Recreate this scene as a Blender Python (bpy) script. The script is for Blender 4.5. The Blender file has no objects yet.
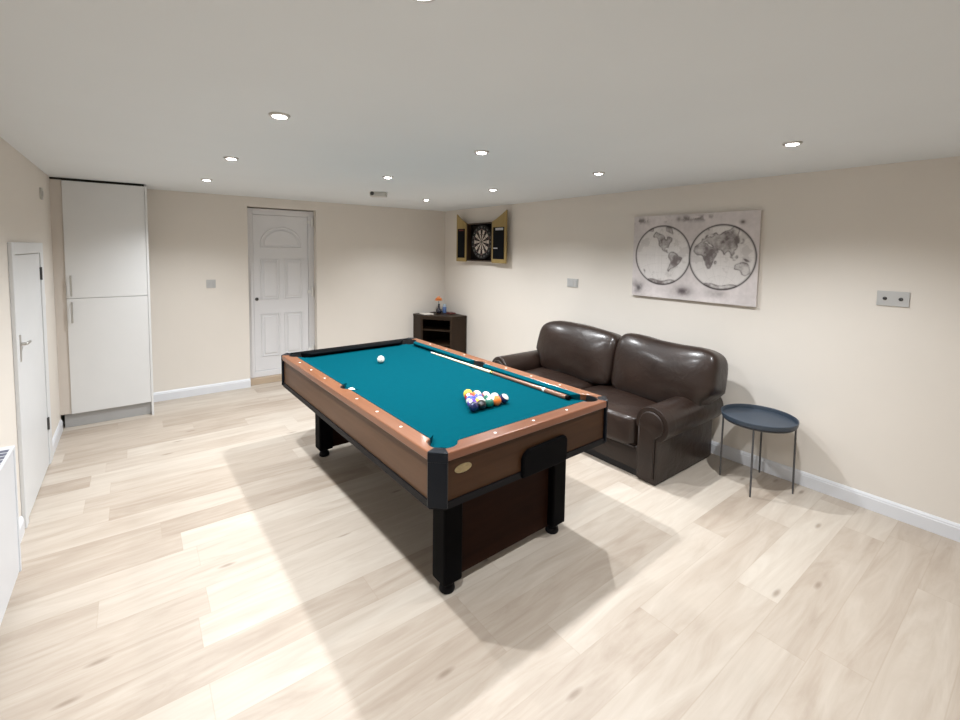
import bpy, bmesh, math, random
import numpy as np
from mathutils import Vector, Matrix, Euler, noise as mnoise
random.seed(7)
PI = math.pi
S = bpy.context.scene
COL = S.collection
H = 2.25            # ceiling height
RW = 4.37           # room width  (right wall x = 0, left wall x = -RW)
RL = 6.2            # room length (back wall y = 0, front wall y = -RL)

# ------------------------------------------------------------------ materials
def nt(m):
    m.use_nodes = True
    t = m.node_tree
    return t, t.nodes, t.links, t.nodes['Principled BSDF']

def setp(b, **k):
    for a, v in k.items():
        b.inputs[a].default_value = v

def mat(name, col, rough=.5, metal=0., spec=.5, var=.06, vscale=6., bump=0., bscale=60., coat=0., stretch=(1, 1, 1)):
    m = bpy.data.materials.new(name)
    t, N, L, b = nt(m)
    setp(b, Roughness=rough, Metallic=metal)
    b.inputs['Specular IOR Level'].default_value = spec
    b.inputs['Coat Weight'].default_value = coat
    b.inputs['Coat Roughness'].default_value = .12
    tc = N.new('ShaderNodeTexCoord'); mp = N.new('ShaderNodeMapping')
    mp.inputs['Scale'].default_value = stretch
    L.new(tc.outputs['Object'], mp.inputs['Vector'])
    nz = N.new('ShaderNodeTexNoise'); nz.inputs['Scale'].default_value = vscale; nz.inputs['Detail'].default_value = 5
    L.new(mp.outputs['Vector'], nz.inputs['Vector'])
    r = N.new('ShaderNodeValToRGB')
    r.color_ramp.elements[0].position = .3; r.color_ramp.elements[1].position = .7
    r.color_ramp.elements[0].color = [max(0, c*(1-var)) for c in col] + [1]
    r.color_ramp.elements[1].color = [min(1, c*(1+var)) for c in col] + [1]
    L.new(nz.outputs['Fac'], r.inputs['Fac']); L.new(r.outputs['Color'], b.inputs['Base Color'])
    if bump:
        n2 = N.new('ShaderNodeTexNoise'); n2.inputs['Scale'].default_value = bscale; n2.inputs['Detail'].default_value = 4
        L.new(mp.outputs['Vector'], n2.inputs['Vector'])
        bp = N.new('ShaderNodeBump'); bp.inputs['Strength'].default_value = bump; bp.inputs['Distance'].default_value = .01
        L.new(n2.outputs['Fac'], bp.inputs['Height']); L.new(bp.outputs['Normal'], b.inputs['Normal'])
    return m

def wood(name, c1, c2, rough=.35, axis='y', scale=9., coat=0., spec=.5):
    st = {'x': (.12, 1.6, 1.6), 'y': (1.6, .12, 1.6), 'z': (1.6, 1.6, .12)}[axis]
    m = bpy.data.materials.new(name)
    t, N, L, b = nt(m)
    setp(b, Roughness=rough)
    b.inputs['Coat Weight'].default_value = coat; b.inputs['Coat Roughness'].default_value = .1
    b.inputs['Specular IOR Level'].default_value = spec
    tc = N.new('ShaderNodeTexCoord'); mp = N.new('ShaderNodeMapping'); mp.inputs['Scale'].default_value = st
    L.new(tc.outputs['Object'], mp.inputs['Vector'])
    nz = N.new('ShaderNodeTexNoise'); nz.inputs['Scale'].default_value = scale; nz.inputs['Detail'].default_value = 8
    nz.inputs['Roughness'].default_value = .65; nz.inputs['Distortion'].default_value = .4
    L.new(mp.outputs['Vector'], nz.inputs['Vector'])
    r = N.new('ShaderNodeValToRGB'); r.color_ramp.elements[0].position = .32; r.color_ramp.elements[1].position = .68
    r.color_ramp.elements[0].color = (*c1, 1); r.color_ramp.elements[1].color = (*c2, 1)
    L.new(nz.outputs['Fac'], r.inputs['Fac']); L.new(r.outputs['Color'], b.inputs['Base Color'])
    return m

def floor_material():
    m = bpy.data.materials.new('pale_oak_laminate')
    t, N, L, b = nt(m)
    def math_(op, a, bb=None, cc=None):
        n = N.new('ShaderNodeMath'); n.operation = op
        for i, v in enumerate((a, bb, cc)):
            if v is None: continue
            if isinstance(v, (int, float)): n.inputs[i].default_value = v
            else: L.new(v, n.inputs[i])
        return n.outputs[0]
    g = N.new('ShaderNodeNewGeometry'); sx = N.new('ShaderNodeSeparateXYZ')
    L.new(g.outputs['Position'], sx.inputs[0])
    PW, PL = .192, 1.29
    v = math_('DIVIDE', math_('ADD', sx.outputs[1], 5.301), PW)
    row = math_('FLOOR', v); fv = math_('FRACT', v)
    wn = N.new('ShaderNodeTexWhiteNoise'); wn.noise_dimensions = '1D'; L.new(row, wn.inputs['W'])
    u = math_('ADD', math_('DIVIDE', sx.outputs[0], PL), math_('MULTIPLY', wn.outputs['Value'], 7.37))
    colm = math_('FLOOR', u); fu = math_('FRACT', u)
    cb = N.new('ShaderNodeCombineXYZ'); L.new(row, cb.inputs[0]); L.new(colm, cb.inputs[1])
    w2 = N.new('ShaderNodeTexWhiteNoise'); w2.noise_dimensions = '2D'; L.new(cb.outputs[0], w2.inputs['Vector'])
    rnd = w2.outputs['Value']
    # grain coordinates: stretched along x, shifted per plank
    cg = N.new('ShaderNodeCombineXYZ')
    L.new(math_('ADD', math_('MULTIPLY', sx.outputs[0], .8), math_('MULTIPLY', rnd, 31.)), cg.inputs[0])
    L.new(math_('ADD', math_('MULTIPLY', sx.outputs[1], 5.5), math_('MULTIPLY', rnd, 17.)), cg.inputs[1])
    n1 = N.new('ShaderNodeTexNoise'); n1.inputs['Scale'].default_value = 2.2; n1.inputs['Detail'].default_value = 7
    n1.inputs['Roughness'].default_value = .6; n1.inputs['Distortion'].default_value = 1.1
    L.new(cg.outputs[0], n1.inputs['Vector'])
    cg2 = N.new('ShaderNodeCombineXYZ')
    L.new(math_('ADD', math_('MULTIPLY', sx.outputs[0], 2.2), math_('MULTIPLY', rnd, 11.)), cg2.inputs[0])
    L.new(math_('ADD', math_('MULTIPLY', sx.outputs[1], 60.), math_('MULTIPLY', rnd, 23.)), cg2.inputs[1])
    n2 = N.new('ShaderNodeTexNoise'); n2.inputs['Scale'].default_value = 1.; n2.inputs['Detail'].default_value = 4
    L.new(cg2.outputs[0], n2.inputs['Vector'])
    # sparse knots
    ck = N.new('ShaderNodeCombineXYZ')
    L.new(math_('ADD', math_('MULTIPLY', sx.outputs[0], 1.2), math_('MULTIPLY', rnd, 5.)), ck.inputs[0])
    L.new(math_('ADD', math_('MULTIPLY', sx.outputs[1], 4.), math_('MULTIPLY', rnd, 9.)), ck.inputs[1])
    vo = N.new('ShaderNodeTexVoronoi'); vo.voronoi_dimensions = '2D'; vo.inputs['Scale'].default_value = 1.1
    L.new(ck.outputs[0], vo.inputs['Vector'])
    kn = N.new('ShaderNodeMapRange'); kn.inputs['From Min'].default_value = .02; kn.inputs['From Max'].default_value = .07
    kn.inputs['To Min'].default_value = .55; kn.inputs['To Max'].default_value = 0
    L.new(vo.outputs['Distance'], kn.inputs['Value'])
    tone = math_('ADD', math_('MULTIPLY', rnd, .38), math_('SUBTRACT', math_('MULTIPLY', n1.outputs['Fac'], .85), .0))
    tone = math_('ADD', tone, math_('MULTIPLY', n2.outputs['Fac'], .14))
    rp = N.new('ShaderNodeValToRGB'); e = rp.color_ramp.elements
    e[0].position = .3; e[0].color = FLOOR_DARK
    e[1].position = 1.0; e[1].color = FLOOR_LIGHT
    x = rp.color_ramp.elements.new(.62); x.color = FLOOR_MID
    L.new(tone, rp.inputs['Fac'])
    mk = N.new('ShaderNodeMix'); mk.data_type = 'RGBA'
    mk.inputs['B'].default_value = (.16, .11, .075, 1)
    wk = N.new('ShaderNodeSeparateColor'); L.new(vo.outputs['Color'], wk.inputs[0])
    L.new(math_('MULTIPLY', kn.outputs[0], math_('GREATER_THAN', wk.outputs[0], .72)), mk.inputs['Factor']); L.new(rp.outputs['Color'], mk.inputs['A'])
    # seams
    sv = math_('LESS_THAN', math_('MINIMUM', fv, math_('SUBTRACT', 1., fv)), .011)
    su = math_('LESS_THAN', math_('MINIMUM', fu, math_('SUBTRACT', 1., fu)), .0016)
    seam = math_('MULTIPLY', math_('MAXIMUM', sv, su), .28)
    ms = N.new('ShaderNodeMix'); ms.data_type = 'RGBA'; ms.inputs['B'].default_value = (.33, .26, .2, 1)
    L.new(seam, ms.inputs['Factor']); L.new(mk.outputs['Result'], ms.inputs['A'])
    L.new(ms.outputs['Result'], b.inputs['Base Color'])
    setp(b, Roughness=.42); b.inputs['Specular IOR Level'].default_value = .35
    return m

FLOOR_DARK = (.30, .238, .185, 1); FLOOR_MID = (.415, .352, .292, 1); FLOOR_LIGHT = (.52, .468, .405, 1)
M = {}
M['wall'] = mat('cream_wall_paint', (.695, .652, .598), .85, spec=.2, var=.012, vscale=2.)
M['ceil'] = mat('white_ceiling_paint', (.715, .745, .765), .9, spec=.2, var=.01, vscale=2.)
M['skirt'] = mat('white_gloss_trim', (.66, .675, .71), .35, var=.01)
M['floor'] = floor_material()
M['whitelam'] = mat('white_laminate', (.68, .685, .685), .4, var=.01)
M['whitedoor'] = mat('white_painted_door', (.64, .65, .66), .4, var=.01)
M['pvc'] = mat('white_plastic_door', (.67, .67, .685), .35, var=.012)
M['plinth'] = mat('grey_plinth', (.44, .445, .45), .45, var=.04)
M['filler'] = mat('cream_filler_board', (.60, .55, .50), .6, var=.02)
M['gap_shade'] = mat('painted_gap_shade', (.03, .026, .022), .9, var=.1)  # near-black colour stands in for the shade above the tall cupboard
M['chrome'] = mat('brushed_steel', (.55, .54, .52), .32, 1., var=.05)
M['darkmetal'] = mat('dark_steel', (.08, .08, .08), .4, .8, var=.05)
M['plate'] = mat('brushed_steel_plate', (.47, .47, .465), .5, .15, var=.03)
M['plateinsert'] = mat('grey_plastic_insert', (.44, .44, .44), .5, var=.03)
M['whiteplastic'] = mat('white_plastic', (.72, .72, .70), .4, var=.02)
M['greyplastic'] = mat('grey_plastic', (.5, .49, .46), .5, var=.05)
M['radiator'] = mat('white_radiator_enamel', (.60, .62, .655), .3, var=.01)
M['radgrille'] = mat('dark_grille_slots', (.10, .11, .16), .5, var=.05)
M['oak'] = wood('threshold_oak', (.36, .27, .19), (.48, .38, .28), .5, 'x')
M['rail'] = wood('orange_brown_rail_wood', (.155, .056, .022), (.225, .084, .035), .3, 'y', coat=.3)
M['railx_shaded'] = wood('shaded_orange_brown_end_rail_wood', (.125, .043, .019), (.19, .068, .031), .3, 'x', coat=.3)  # side rail wood darkened; the near end's shade is in the colour
M['apron'] = wood('brown_apron_wood', (.075, .036, .017), (.11, .055, .028), .38, 'y', coat=.0, spec=.25)
M['apronx_shaded'] = wood('shaded_brown_end_apron_wood', (.034, .0145, .006), (.055, .025, .011), .42, 'x', coat=.0, spec=.15)  # apron wood with the shade of the end face put into its brown
M['panelwood'] = wood('red_brown_panel_wood', (.014, .005, .003), (.022, .008, .004), .6, 'x', spec=.06)
M['blacklam'] = mat('black_laminate', (.002, .002, .0025), .6, spec=.04, var=.1)
M['cap'] = mat('black_plastic_corner_cap', (.004, .006, .010), .3, spec=.2, var=.08)
M['trimblack'] = mat('black_plastic_trim', (.003, .003, .0045), .45, spec=.12, var=.1)
M['pocket'] = mat('black_pocket_liner', (.008, .008, .009), .6, var=.1)
M['cloth'] = mat('teal_baize', (.0, .054, .074), .95, spec=.02, var=.03, vscale=30, bump=.05, bscale=900)
M['clothdark'] = mat('black_cushion_cloth', (.002, .003, .004), .95, spec=.05, var=.05)
M['pearl'] = mat('pearl_diamond', (.88, .85, .78), .25, var=.02)
M['badge'] = mat('dull_gold_badge', (.30, .24, .13), .35, .6, var=.15, vscale=60)
M['maple'] = wood('pale_maple_shaft', (.78, .66, .46), (.86, .76, .58), .3, 'y', coat=.4)
M['cuebutt'] = wood('brown_cue_butt', (.16, .075, .045), (.24, .12, .075), .3, 'y', coat=.4)
M['brass'] = mat('brass_joint', (.75, .55, .2), .25, 1., var=.05)
M['pipe'] = mat('dark_leather_piping', (.020, .012, .009), .45, var=.1)
M['underblack'] = mat('black_underside', (.008, .007, .007), .8, var=.1)
M['traytop'] = mat('slate_blue_painted_metal', (.035, .05, .072), .45, var=.04)
M['leg'] = mat('slate_grey_leg_metal', (.075, .075, .08), .4, .3, var=.05)
M['espresso'] = wood('dark_espresso_wood', (.016, .008, .0035), (.028, .0145, .007), .45, 'z', spec=.25)
M['espressotop'] = wood('dark_espresso_top_wood', (.017, .009, .004), (.028, .015, .007), .45, 'x', spec=.25)
M['paper'] = mat('white_paper', (.72, .68, .62), .8, var=.03)
M['blueglass'] = mat('blue_glass', (.10, .17, .36), .15, var=.08)
M['paleblue'] = mat('pale_blue_label', (.42, .50, .58), .4, var=.05)
M['darkglass'] = mat('dark_glass', (.02, .018, .03), .2, var=.1)
M['orange'] = mat('orange_petals', (.75, .25, .06), .7, var=.25, vscale=40)
M['peach'] = mat('peach_petals', (.72, .34, .20), .7, var=.2, vscale=40)
M['maroon'] = mat('maroon_leather', (.09, .018, .018), .5, var=.15)
M['dartwood'] = wood('golden_pine', (.26, .18, .06), (.35, .255, .095), .45, 'z')
M['dartside'] = wood('dark_brown_cabinet_wood', (.028, .014, .006), (.045, .024, .010), .5, 'z')
M['dartback'] = mat('black_felt_lining', (.005, .0035, .003), .95, spec=.1, var=.2)
M['slate'] = mat('black_scoreboard', (.003, .004, .006), .5, spec=.08, var=.2)
M['chalk'] = mat('chalk_grey', (.42, .42, .44), .9, var=.2, vscale=80)
M['dbblack'] = mat('dartboard_black', (.012, .011, .011), .9, var=.1)
M['dbcream'] = mat('dartboard_cream', (.50, .43, .37), .9, var=.06)
M['dbred'] = mat('dartboard_red', (.13, .02, .018), .9, var=.1)
M['dbgreen'] = mat('dartboard_green', (.01, .05, .03), .9, var=.1)
M['wire'] = mat('grey_wire', (.22, .21, .2), .4, .5, var=.05)
M['canvasedge'] = mat('canvas_edge', (.5, .46, .43), .9, var=.05)

def leather():
    m = bpy.data.materials.new('dark_brown_leather')
    t, N, L, b = nt(m)
    tc = N.new('ShaderNodeTexCoord')
    nz = N.new('ShaderNodeTexNoise'); nz.inputs['Scale'].default_value = 3.2; nz.inputs['Detail'].default_value = 5
    L.new(tc.outputs['Object'], nz.inputs['Vector'])
    r = N.new('ShaderNodeValToRGB'); r.color_ramp.elements[0].position = .3; r.color_ramp.elements[1].position = .72
    r.color_ramp.elements[0].color = (.013, .0070, .0050, 1); r.color_ramp.elements[1].color = (.026, .015, .011, 1)
    L.new(nz.outputs['Fac'], r.inputs['Fac']); L.new(r.outputs['Color'], b.inputs['Base Color'])
    vo = N.new('ShaderNodeTexVoronoi'); vo.inputs['Scale'].default_value = 160; L.new(tc.outputs['Object'], vo.inputs['Vector'])
    n2 = N.new('ShaderNodeTexNoise'); n2.inputs['Scale'].default_value = 9; n2.inputs['Detail'].default_value = 3
    n2.inputs['Distortion'].default_value = .8
    L.new(tc.outputs['Object'], n2.inputs['Vector'])
    b1 = N.new('ShaderNodeBump'); b1.inputs['Strength'].default_value = .08; b1.inputs['Distance'].default_value = .003
    L.new(vo.outputs['Distance'], b1.inputs['Height'])
    b2 = N.new('ShaderNodeBump'); b2.inputs['Strength'].default_value = .24; b2.inputs['Distance'].default_value = .02
    L.new(n2.outputs['Fac'], b2.inputs['Height']); L.new(b1.outputs['Normal'], b2.inputs['Normal'])
    L.new(b2.outputs['Normal'], b.inputs['Normal'])
    setp(b, Roughness=.38); b.inputs['Specular IOR Level'].default_value = .26
    b.inputs['Coat Weight'].default_value = .3; b.inputs['Coat Roughness'].default_value = .2
    return m
M['leather'] = leather()

def emit(name, col, s):
    m = bpy.data.materials.new(name); t, N, L, b = nt(m)
    b.inputs['Base Color'].default_value = (.9, .9, .9, 1)
    b.inputs['Emission Color'].default_value = (*col, 1); b.inputs['Emission Strength'].default_value = s
    return m
M['lamp'] = emit('lit_lamp_lens', (1, .97, .92), 26.)

# ------------------------------------------------------------------ object helpers
ROOT = {}
def thing(name, label, cat, loc=(0, 0, 0), rz=0., group=None):
    o = bpy.data.objects.new(name, None); COL.objects.link(o)
    o.empty_display_size = .1
    o.location = loc; o.rotation_euler = (0, 0, rz)
    o['label'] = label; o['category'] = cat
    if group: o['group'] = group
    ROOT[o] = Matrix.Translation(loc) @ Matrix.Rotation(rz, 4, 'Z')
    return o

def tag(o, label, cat, group=None):
    o['label'] = label; o['category'] = cat
    if group: o['group'] = group
    return o

def obj(name, bm, m, parent=None, smooth=False, local=False, label=None, mods=None, angle=None):
    """link bm as one mesh object; bm is in world space unless local (then in the space of the thing)"""
    if parent is not None and not local:
        bm.transform(ROOT[parent].inverted())
    bmesh.ops.recalc_face_normals(bm, faces=bm.faces)
    me = bpy.data.meshes.new(name); bm.to_mesh(me); bm.free()
    for x in (m if isinstance(m, (list, tuple)) else [m]):
        me.materials.append(x)
    o = bpy.data.objects.new(name, me); COL.objects.link(o)
    if parent is not None:
        o.parent = parent; ROOT[o] = ROOT[parent]
    if smooth:
        for p in me.polygons: p.use_smooth = True
        if angle:
            try: me.set_sharp_from_angle(angle=math.radians(angle))
            except Exception: pass
    if label: o['label'] = label
    return o

def centre_origin(o):
    """move the origin of a one-mesh thing to its base"""
    me = o.data
    n = len(me.vertices); a = np.empty(n*3); me.vertices.foreach_get('co', a); a = a.reshape(-1, 3)
    c = Vector(((a[:, 0].min()+a[:, 0].max())/2, (a[:, 1].min()+a[:, 1].max())/2, a[:, 2].min()))
    me.transform(Matrix.Translation(-c)); o.location = c
    return o

def struct(name, bm, m, parent=None, smooth=False):
    o = obj(name, bm, m, parent, smooth)
    if parent is None: o['kind'] = 'structure'
    return o

def box(x0, x1, y0, y1, z0, z1, bev=0., bm=None, seg=2):
    b = bmesh.new()
    bmesh.ops.create_cube(b, size=1)
    for v in b.verts:
        v.co = Vector(((x0+x1)/2+v.co.x*(x1-x0), (y0+y1)/2+v.co.y*(y1-y0), (z0+z1)/2+v.co.z*(z1-z0)))
    if bev: bmesh.ops.bevel(b, geom=b.edges[:], offset=bev, segments=seg, profile=.5, affect='EDGES', clamp_overlap=True)
    return merge(bm, b)

def merge(bm, b):
    if bm is None: return b
    me = bpy.data.meshes.new('tmp'); b.to_mesh(me); b.free(); bm.from_mesh(me); bpy.data.meshes.remove(me)
    return bm

def prism(pts, a0, a1, axis='z', bev=0., bm=None, seg=2):
    """2-D polygon extruded; axis z: pts (x,y); axis y: pts (x,z); axis x: pts (y,z)"""
    b = bmesh.new()
    def P(p, a):
        return {'z': (p[0], p[1], a), 'y': (p[0], a, p[1]), 'x': (a, p[0], p[1])}[axis]
    lo = [b.verts.new(P(p, a0)) for p in pts]; hi = [b.verts.new(P(p, a1)) for p in pts]
    n = len(pts)
    f0 = b.faces.new(lo); f1 = b.faces.new(hi[::-1])
    for i in range(n): b.faces.new((lo[i], lo[(i+1) % n], hi[(i+1) % n], hi[i]))
    bmesh.ops.recalc_face_normals(b, faces=b.faces)
    if bev:
        ed = [e for e in b.edges if e.calc_face_angle(0) > .5]
        bmesh.ops.bevel(b, geom=ed, offset=bev, segments=seg, profile=.5, affect='EDGES', clamp_overlap=True)
    big = [f for f in b.faces if len(f.verts) > 4]
    bmesh.ops.triangulate(b, faces=big)
    return merge(bm, b)

def lathe(prof, n=32, at=(0, 0, 0), bm=None, axis='z', capped=True):
    b = bmesh.new(); rings = []
    for r, z in prof:
        if r < 1e-6: rings.append([b.verts.new((0, 0, z))])
        else: rings.append([b.verts.new((r*math.cos(2*PI*i/n), r*math.sin(2*PI*i/n), z)) for i in range(n)])
    for A, B in zip(rings, rings[1:]):
        for i in range(n):
            j = (i+1) % n
            if len(A) == 1 and len(B) == 1: continue
            if len(A) == 1: b.faces.new((A[0], B[i], B[j]))
            elif len(B) == 1: b.faces.new((A[i], A[j], B[0]))
            else: b.faces.new((A[i], A[j], B[j], B[i]))
    R = {'z': Matrix.Identity(4), 'x': Matrix.Rotation(PI/2, 4, 'Y'), 'y': Matrix.Rotation(-PI/2, 4, 'X')}[axis]
    b.transform(Matrix.Translation(at) @ R)
    return merge(bm, b)

def tube(path, r, n=10, bm=None, closed=False):
    b = bmesh.new(); P = [Vector(p) for p in path]; k = len(P); rings = []
    rs = r if isinstance(r, (list, tuple)) else [r]*k
    prev = None
    for i in range(k):
        if closed: d = (P[(i+1) % k]-P[i-1]).normalized()
        else: d = (P[min(i+1, k-1)]-P[max(i-1, 0)]).normalized()
        if prev is None:
            u = d.orthogonal().normalized()
        else:
            u = (prev-d*prev.dot(d)).normalized()
        prev = u; w = d.cross(u)
        rings.append([b.verts.new(P[i]+(u*math.cos(2*PI*j/n)+w*math.sin(2*PI*j/n))*rs[i]) for j in range(n)])
    m = k if closed else k-1
    for i in range(m):
        A, B = rings[i], rings[(i+1) % k]
        for j in range(n): b.faces.new((A[j], A[(j+1) % n], B[(j+1) % n], B[j]))
    if not closed:
        b.faces.new(rings[0][::-1]); b.faces.new(rings[-1])
    return merge(bm, b)

def cushion(c, h, e=5., n=14, deform=None, rot=None):
    """superellipsoid block: centre c, half sizes h"""
    b = bmesh.new()
    bmesh.ops.create_cube(b, size=2)
    bmesh.ops.subdivide_edges(b, edges=b.edges[:], cuts=n, use_grid_fill=True)
    for v in b.verts:
        p = v.co
        # denser towards the edges
        q = Vector([math.sin(a*PI/2) for a in p])
        s = (abs(q.x)**e+abs(q.y)**e+abs(q.z)**e)**(1/e)
        q = q/s
        v.co = Vector((q.x*h[0], q.y*h[1], q.z*h[2]))
        if deform: v.co = deform(q, v.co)
    T = Matrix.Translation(c)
    if rot: T = T @ Euler(rot).to_matrix().to_4x4()
    b.transform(T)
    return b

# ------------------------------------------------------------------ room shell
T = .25
struct('floor', box(-RW-.3, .3, -RL-.3, .5, -.12, 0), M['floor'])
struct('ceiling', box(-RW-.3, .3, -RL-.3, .5, H, H+.12), M['ceil'])
DX0, DX1, DZ = -2.742, -1.951, 2.14
struct('wall_back', prism([(-RW, 0), (DX0, 0), (DX0, DZ), (DX1, DZ), (DX1, 0), (0, 0), (0, H), (-RW, H)], 0, T, 'y'), M['wall'])
struct('wall_right', box(0, .2, -RL, T, 0, H), M['wall'])
struct('wall_left', box(-RW-.2, -RW, -RL, T, 0, H), M['wall'])
struct('wall_front', box(-RW-.2, .2, -RL-.2, -RL, 0, H), M['wall'])

SK = [(0, 0), (.016, 0), (.016, .078), (.013, .083), (.013, .090), (.006, .102), (0, .102)]   # skirting profile
def skirt_x(x0, x1, y, s):   # along x, on a wall at y facing s
    return prism([(y+s*p[0], p[1]) for p in SK], x0, x1, 'x')
def skirt_y(y0, y1, x, s):
    return prism([(x+s*p[0], p[1]) for p in SK], y0, y1, 'y')
struct('baseboard_back', skirt_x(-3.685, DX0, 0, -1), M['skirt'])
struct('baseboard_back.001', skirt_x(DX1, -.58, 0, -1), M['skirt'])
struct('baseboard_right', skirt_y(-RL, -.66, 0, -1), M['skirt'])
struct('baseboard_left', skirt_y(-1.125, -.452, -RW, 1), M['skirt'])
struct('baseboard_left.001', skirt_y(-RL, -2.275, -RW, 1), M['skirt'])
struct('baseboard_front', skirt_x(-RW, 0, -RL, 1), M['skirt'])

# ------------------------------------------------------------------ back door (white plastic panel door)
d = thing('door_1', 'white plastic panelled back door with an arched top panel', 'door', (DX0, .1, 0))
d['kind'] = 'structure'
FY = .10
def frame_loop(x0, x1, z0, z1, w, y0, y1, bev=.004):
    b = box(x0, x0+w, y0, y1, z0, z1, bev)
    box(x1-w, x1, y0, y1, z0, z1, bev, b)
    box(x0+w, x1-w, y0, y1, z1-w, z1, bev, b)
    box(x0+w, x1-w, y0, y1, z0, z0+w, bev, b)
    return b
obj('threshold', box(DX0, DX1, FY-.06, T, 0, .075, .004), M['oak'], d, label='oak coloured threshold')
obj('frame', frame_loop(DX0, DX1, .075, DZ-.012, .072, FY, FY+.07), M['pvc'], d)
LX0, LX1, LZ0, LZ1 = DX0+.074, DX1-.074, .149, DZ-.086
leaf = obj('leaf', box(LX0, LX1, FY+.012, FY+.06, LZ0, LZ1, .004), M['pvc'], d)
def moulding(pts, w=.016, y=FY+.012, dpt=.010):
    return tube([(p[0], y, p[1]) for p in pts], w*.5, 6, closed=True)
def raised(pts, y0, y1, bev=.012):
    return prism(pts, y0, y1, 'y', bev)
def rect(x0, x1, z0, z1): return [(x0, z0), (x1, z0), (x1, z1), (x0, z1)]
mid = (LX0+LX1)/2
for (x0, x1, z0, z1) in ((LX0+.085, mid-.035, 1.03, 1.515), (mid+.035, LX1-.085, 1.03, 1.515), (LX0+.085, mid-.035, .325, .845), (mid+.035, LX1-.085, .325, .845)):
    b = moulding(rect(x0, x1, z0, z1), .022)
    merge(b, raised(rect(x0+.03, x1-.03, z0+.03, z1-.03), FY+.002, FY+.016))
    obj('panel', b, M['pvc'], leaf, label=None)
ax0, ax1 = LX0+.085, LX1-.085
arch = [(ax0, 1.66), (ax1, 1.66)] + [((ax0+ax1)/2+(ax1-ax0)/2*math.cos(t), 1.70+.21*math.sin(t)) for t in [PI*i/14 for i in range(15)]]
arch2 = [(ax0+.04, 1.69), (ax1-.04, 1.69)] + [((ax0+ax1)/2+((ax1-ax0)/2-.04)*math.cos(t), 1.71+.165*math.sin(t)) for t in [PI*i/14 for i in range(15)]]
b = moulding(arch, .022); merge(b, raised(arch2, FY+.002, FY+.016, .008))
obj('arched_panel', b, M['pvc'], leaf)
b = lathe([(0, 0), (.020, 0), (.020, .008), (.016, .011), (0, .011)], 20, (0, 0, 0))
b.transform(Matrix.Translation((LX0+.033, FY+.012, 1.035)) @ Matrix.Rotation(PI/2, 4, 'X'))
obj('lock', b, M['darkmetal'], leaf, smooth=True, angle=40, label='dark round keyhole')
for z in (1.99, 1.10, .35):
    b = box(DX1-.085, DX1-.012, FY-.012, FY+.004, z-.02, z+.02, .004)
    merge(b, tube([(DX1-.03, FY-.02, z-.055), (DX1-.03, FY-.02, z+.055)], .014, 12))
    obj('hinge', b, M['whiteplastic'], d)

# ------------------------------------------------------------------ small cupboard door on the left wall
d = thing('door_2', 'low white flush cupboard door on the left wall', 'door', (-RW, -1.7, 0)); d['kind'] = 'structure'
AX = -RW
y0, y1, zt = -2.235, -1.135, 1.675
aw, aw2 = .072, .12
b = box(AX, AX+.02, y0, y0+aw, 0, zt, .004); box(AX, AX+.02, y1-aw2, y1, 0, zt, .004, b); box(AX, AX+.02, y0+aw, y1-aw2, zt-aw, zt, .004, b)
obj('architrave', b, M['whitedoor'], d)
leaf = obj('leaf', box(AX, AX+.012, y0+aw+.004, y1-aw2-.004, .008, zt-aw-.005, .003), M['whitedoor'], d)
HY = y0+aw+.035
b = box(AX+.012, AX+.020, HY-.02, HY+.02, .97, 1.13, .004)
merge(b, tube([(AX+.02, HY, 1.075), (AX+.04, HY, 1.075), (AX+.045, HY+.015, 1.075), (AX+.045, HY+.095, 1.072)], .009, 10))
obj('lever_handle', b, M['chrome'], leaf, smooth=True, angle=40, label='steel lever handle')
for z in (1.45, .32):
    b = box(AX+.010, AX+.021, y1-aw2-.016, y1-aw2+.008, z-.045, z+.045, .002)
    merge(b, tube([(AX+.020, y1-aw2-.004, z-.047), (AX+.020, y1-aw2-.004, z+.047)], .005, 8))
    obj('hinge', b, M['darkmetal'], d, label='dark steel hinge')

# ------------------------------------------------------------------ tall white cupboard
CX0, CX1, CF = -4.292, -3.69, -.45
c = thing('tall_cupboard', 'tall white two door cupboard in the corner left of the back door', 'cupboard', ((CX0+CX1)/2, -.22, 0))
ct = 2.230
obj('carcass', box(CX0+.002, CX1-.018, CF+.022, -.002, .135, ct-.004), M['whitelam'], c)
obj('side_panel', box(CX1-.018, CX1, CF-.004, -.002, 0, ct, .002), M['whitelam'], c)
obj('plinth', box(-4.345, CX1-.019, CF+.055, CF+.075, 0, .133), M['plinth'], c, label='grey plinth board')
obj('filler_panel', box(-4.3698, CX0, CF+.012, CF+.03, .135, ct, .001), M['filler'], c, label='cream filler strip beside the wall')
obj('gap_shade_strip', box(-4.3698, CX1-.018, CF+.03, CF+.045, ct-.003, H-.001), M['gap_shade'], c, label='dark strip painted as the shaded gap under ceiling')  # strip fills the open gap, its shade painted as a dark colour
SPL = 1.182
for (z0, z1, h0, h1) in ((SPL+.002, ct-.004, 1.205, 1.39), (.133, SPL-.002, .965, 1.15)):
    dr = obj('door', box(CX0, CX1-.02, CF, CF+.02, z0, z1, .002), M['whitelam'], c)
    hx = CX0+.035
    b = tube([(hx, CF, h0+.012), (hx, CF-.028, h0+.012)], .005, 8)
    tube([(hx, CF, h1-.012), (hx, CF-.028, h1-.012)], .005, 8, b)
    tube([(hx, CF-.028, h0), (hx, CF-.028, h1)], .0065, 10, b)
    obj('bar_handle', b, M['chrome'], dr, smooth=True, angle=40, label='steel bar handle')

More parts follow.
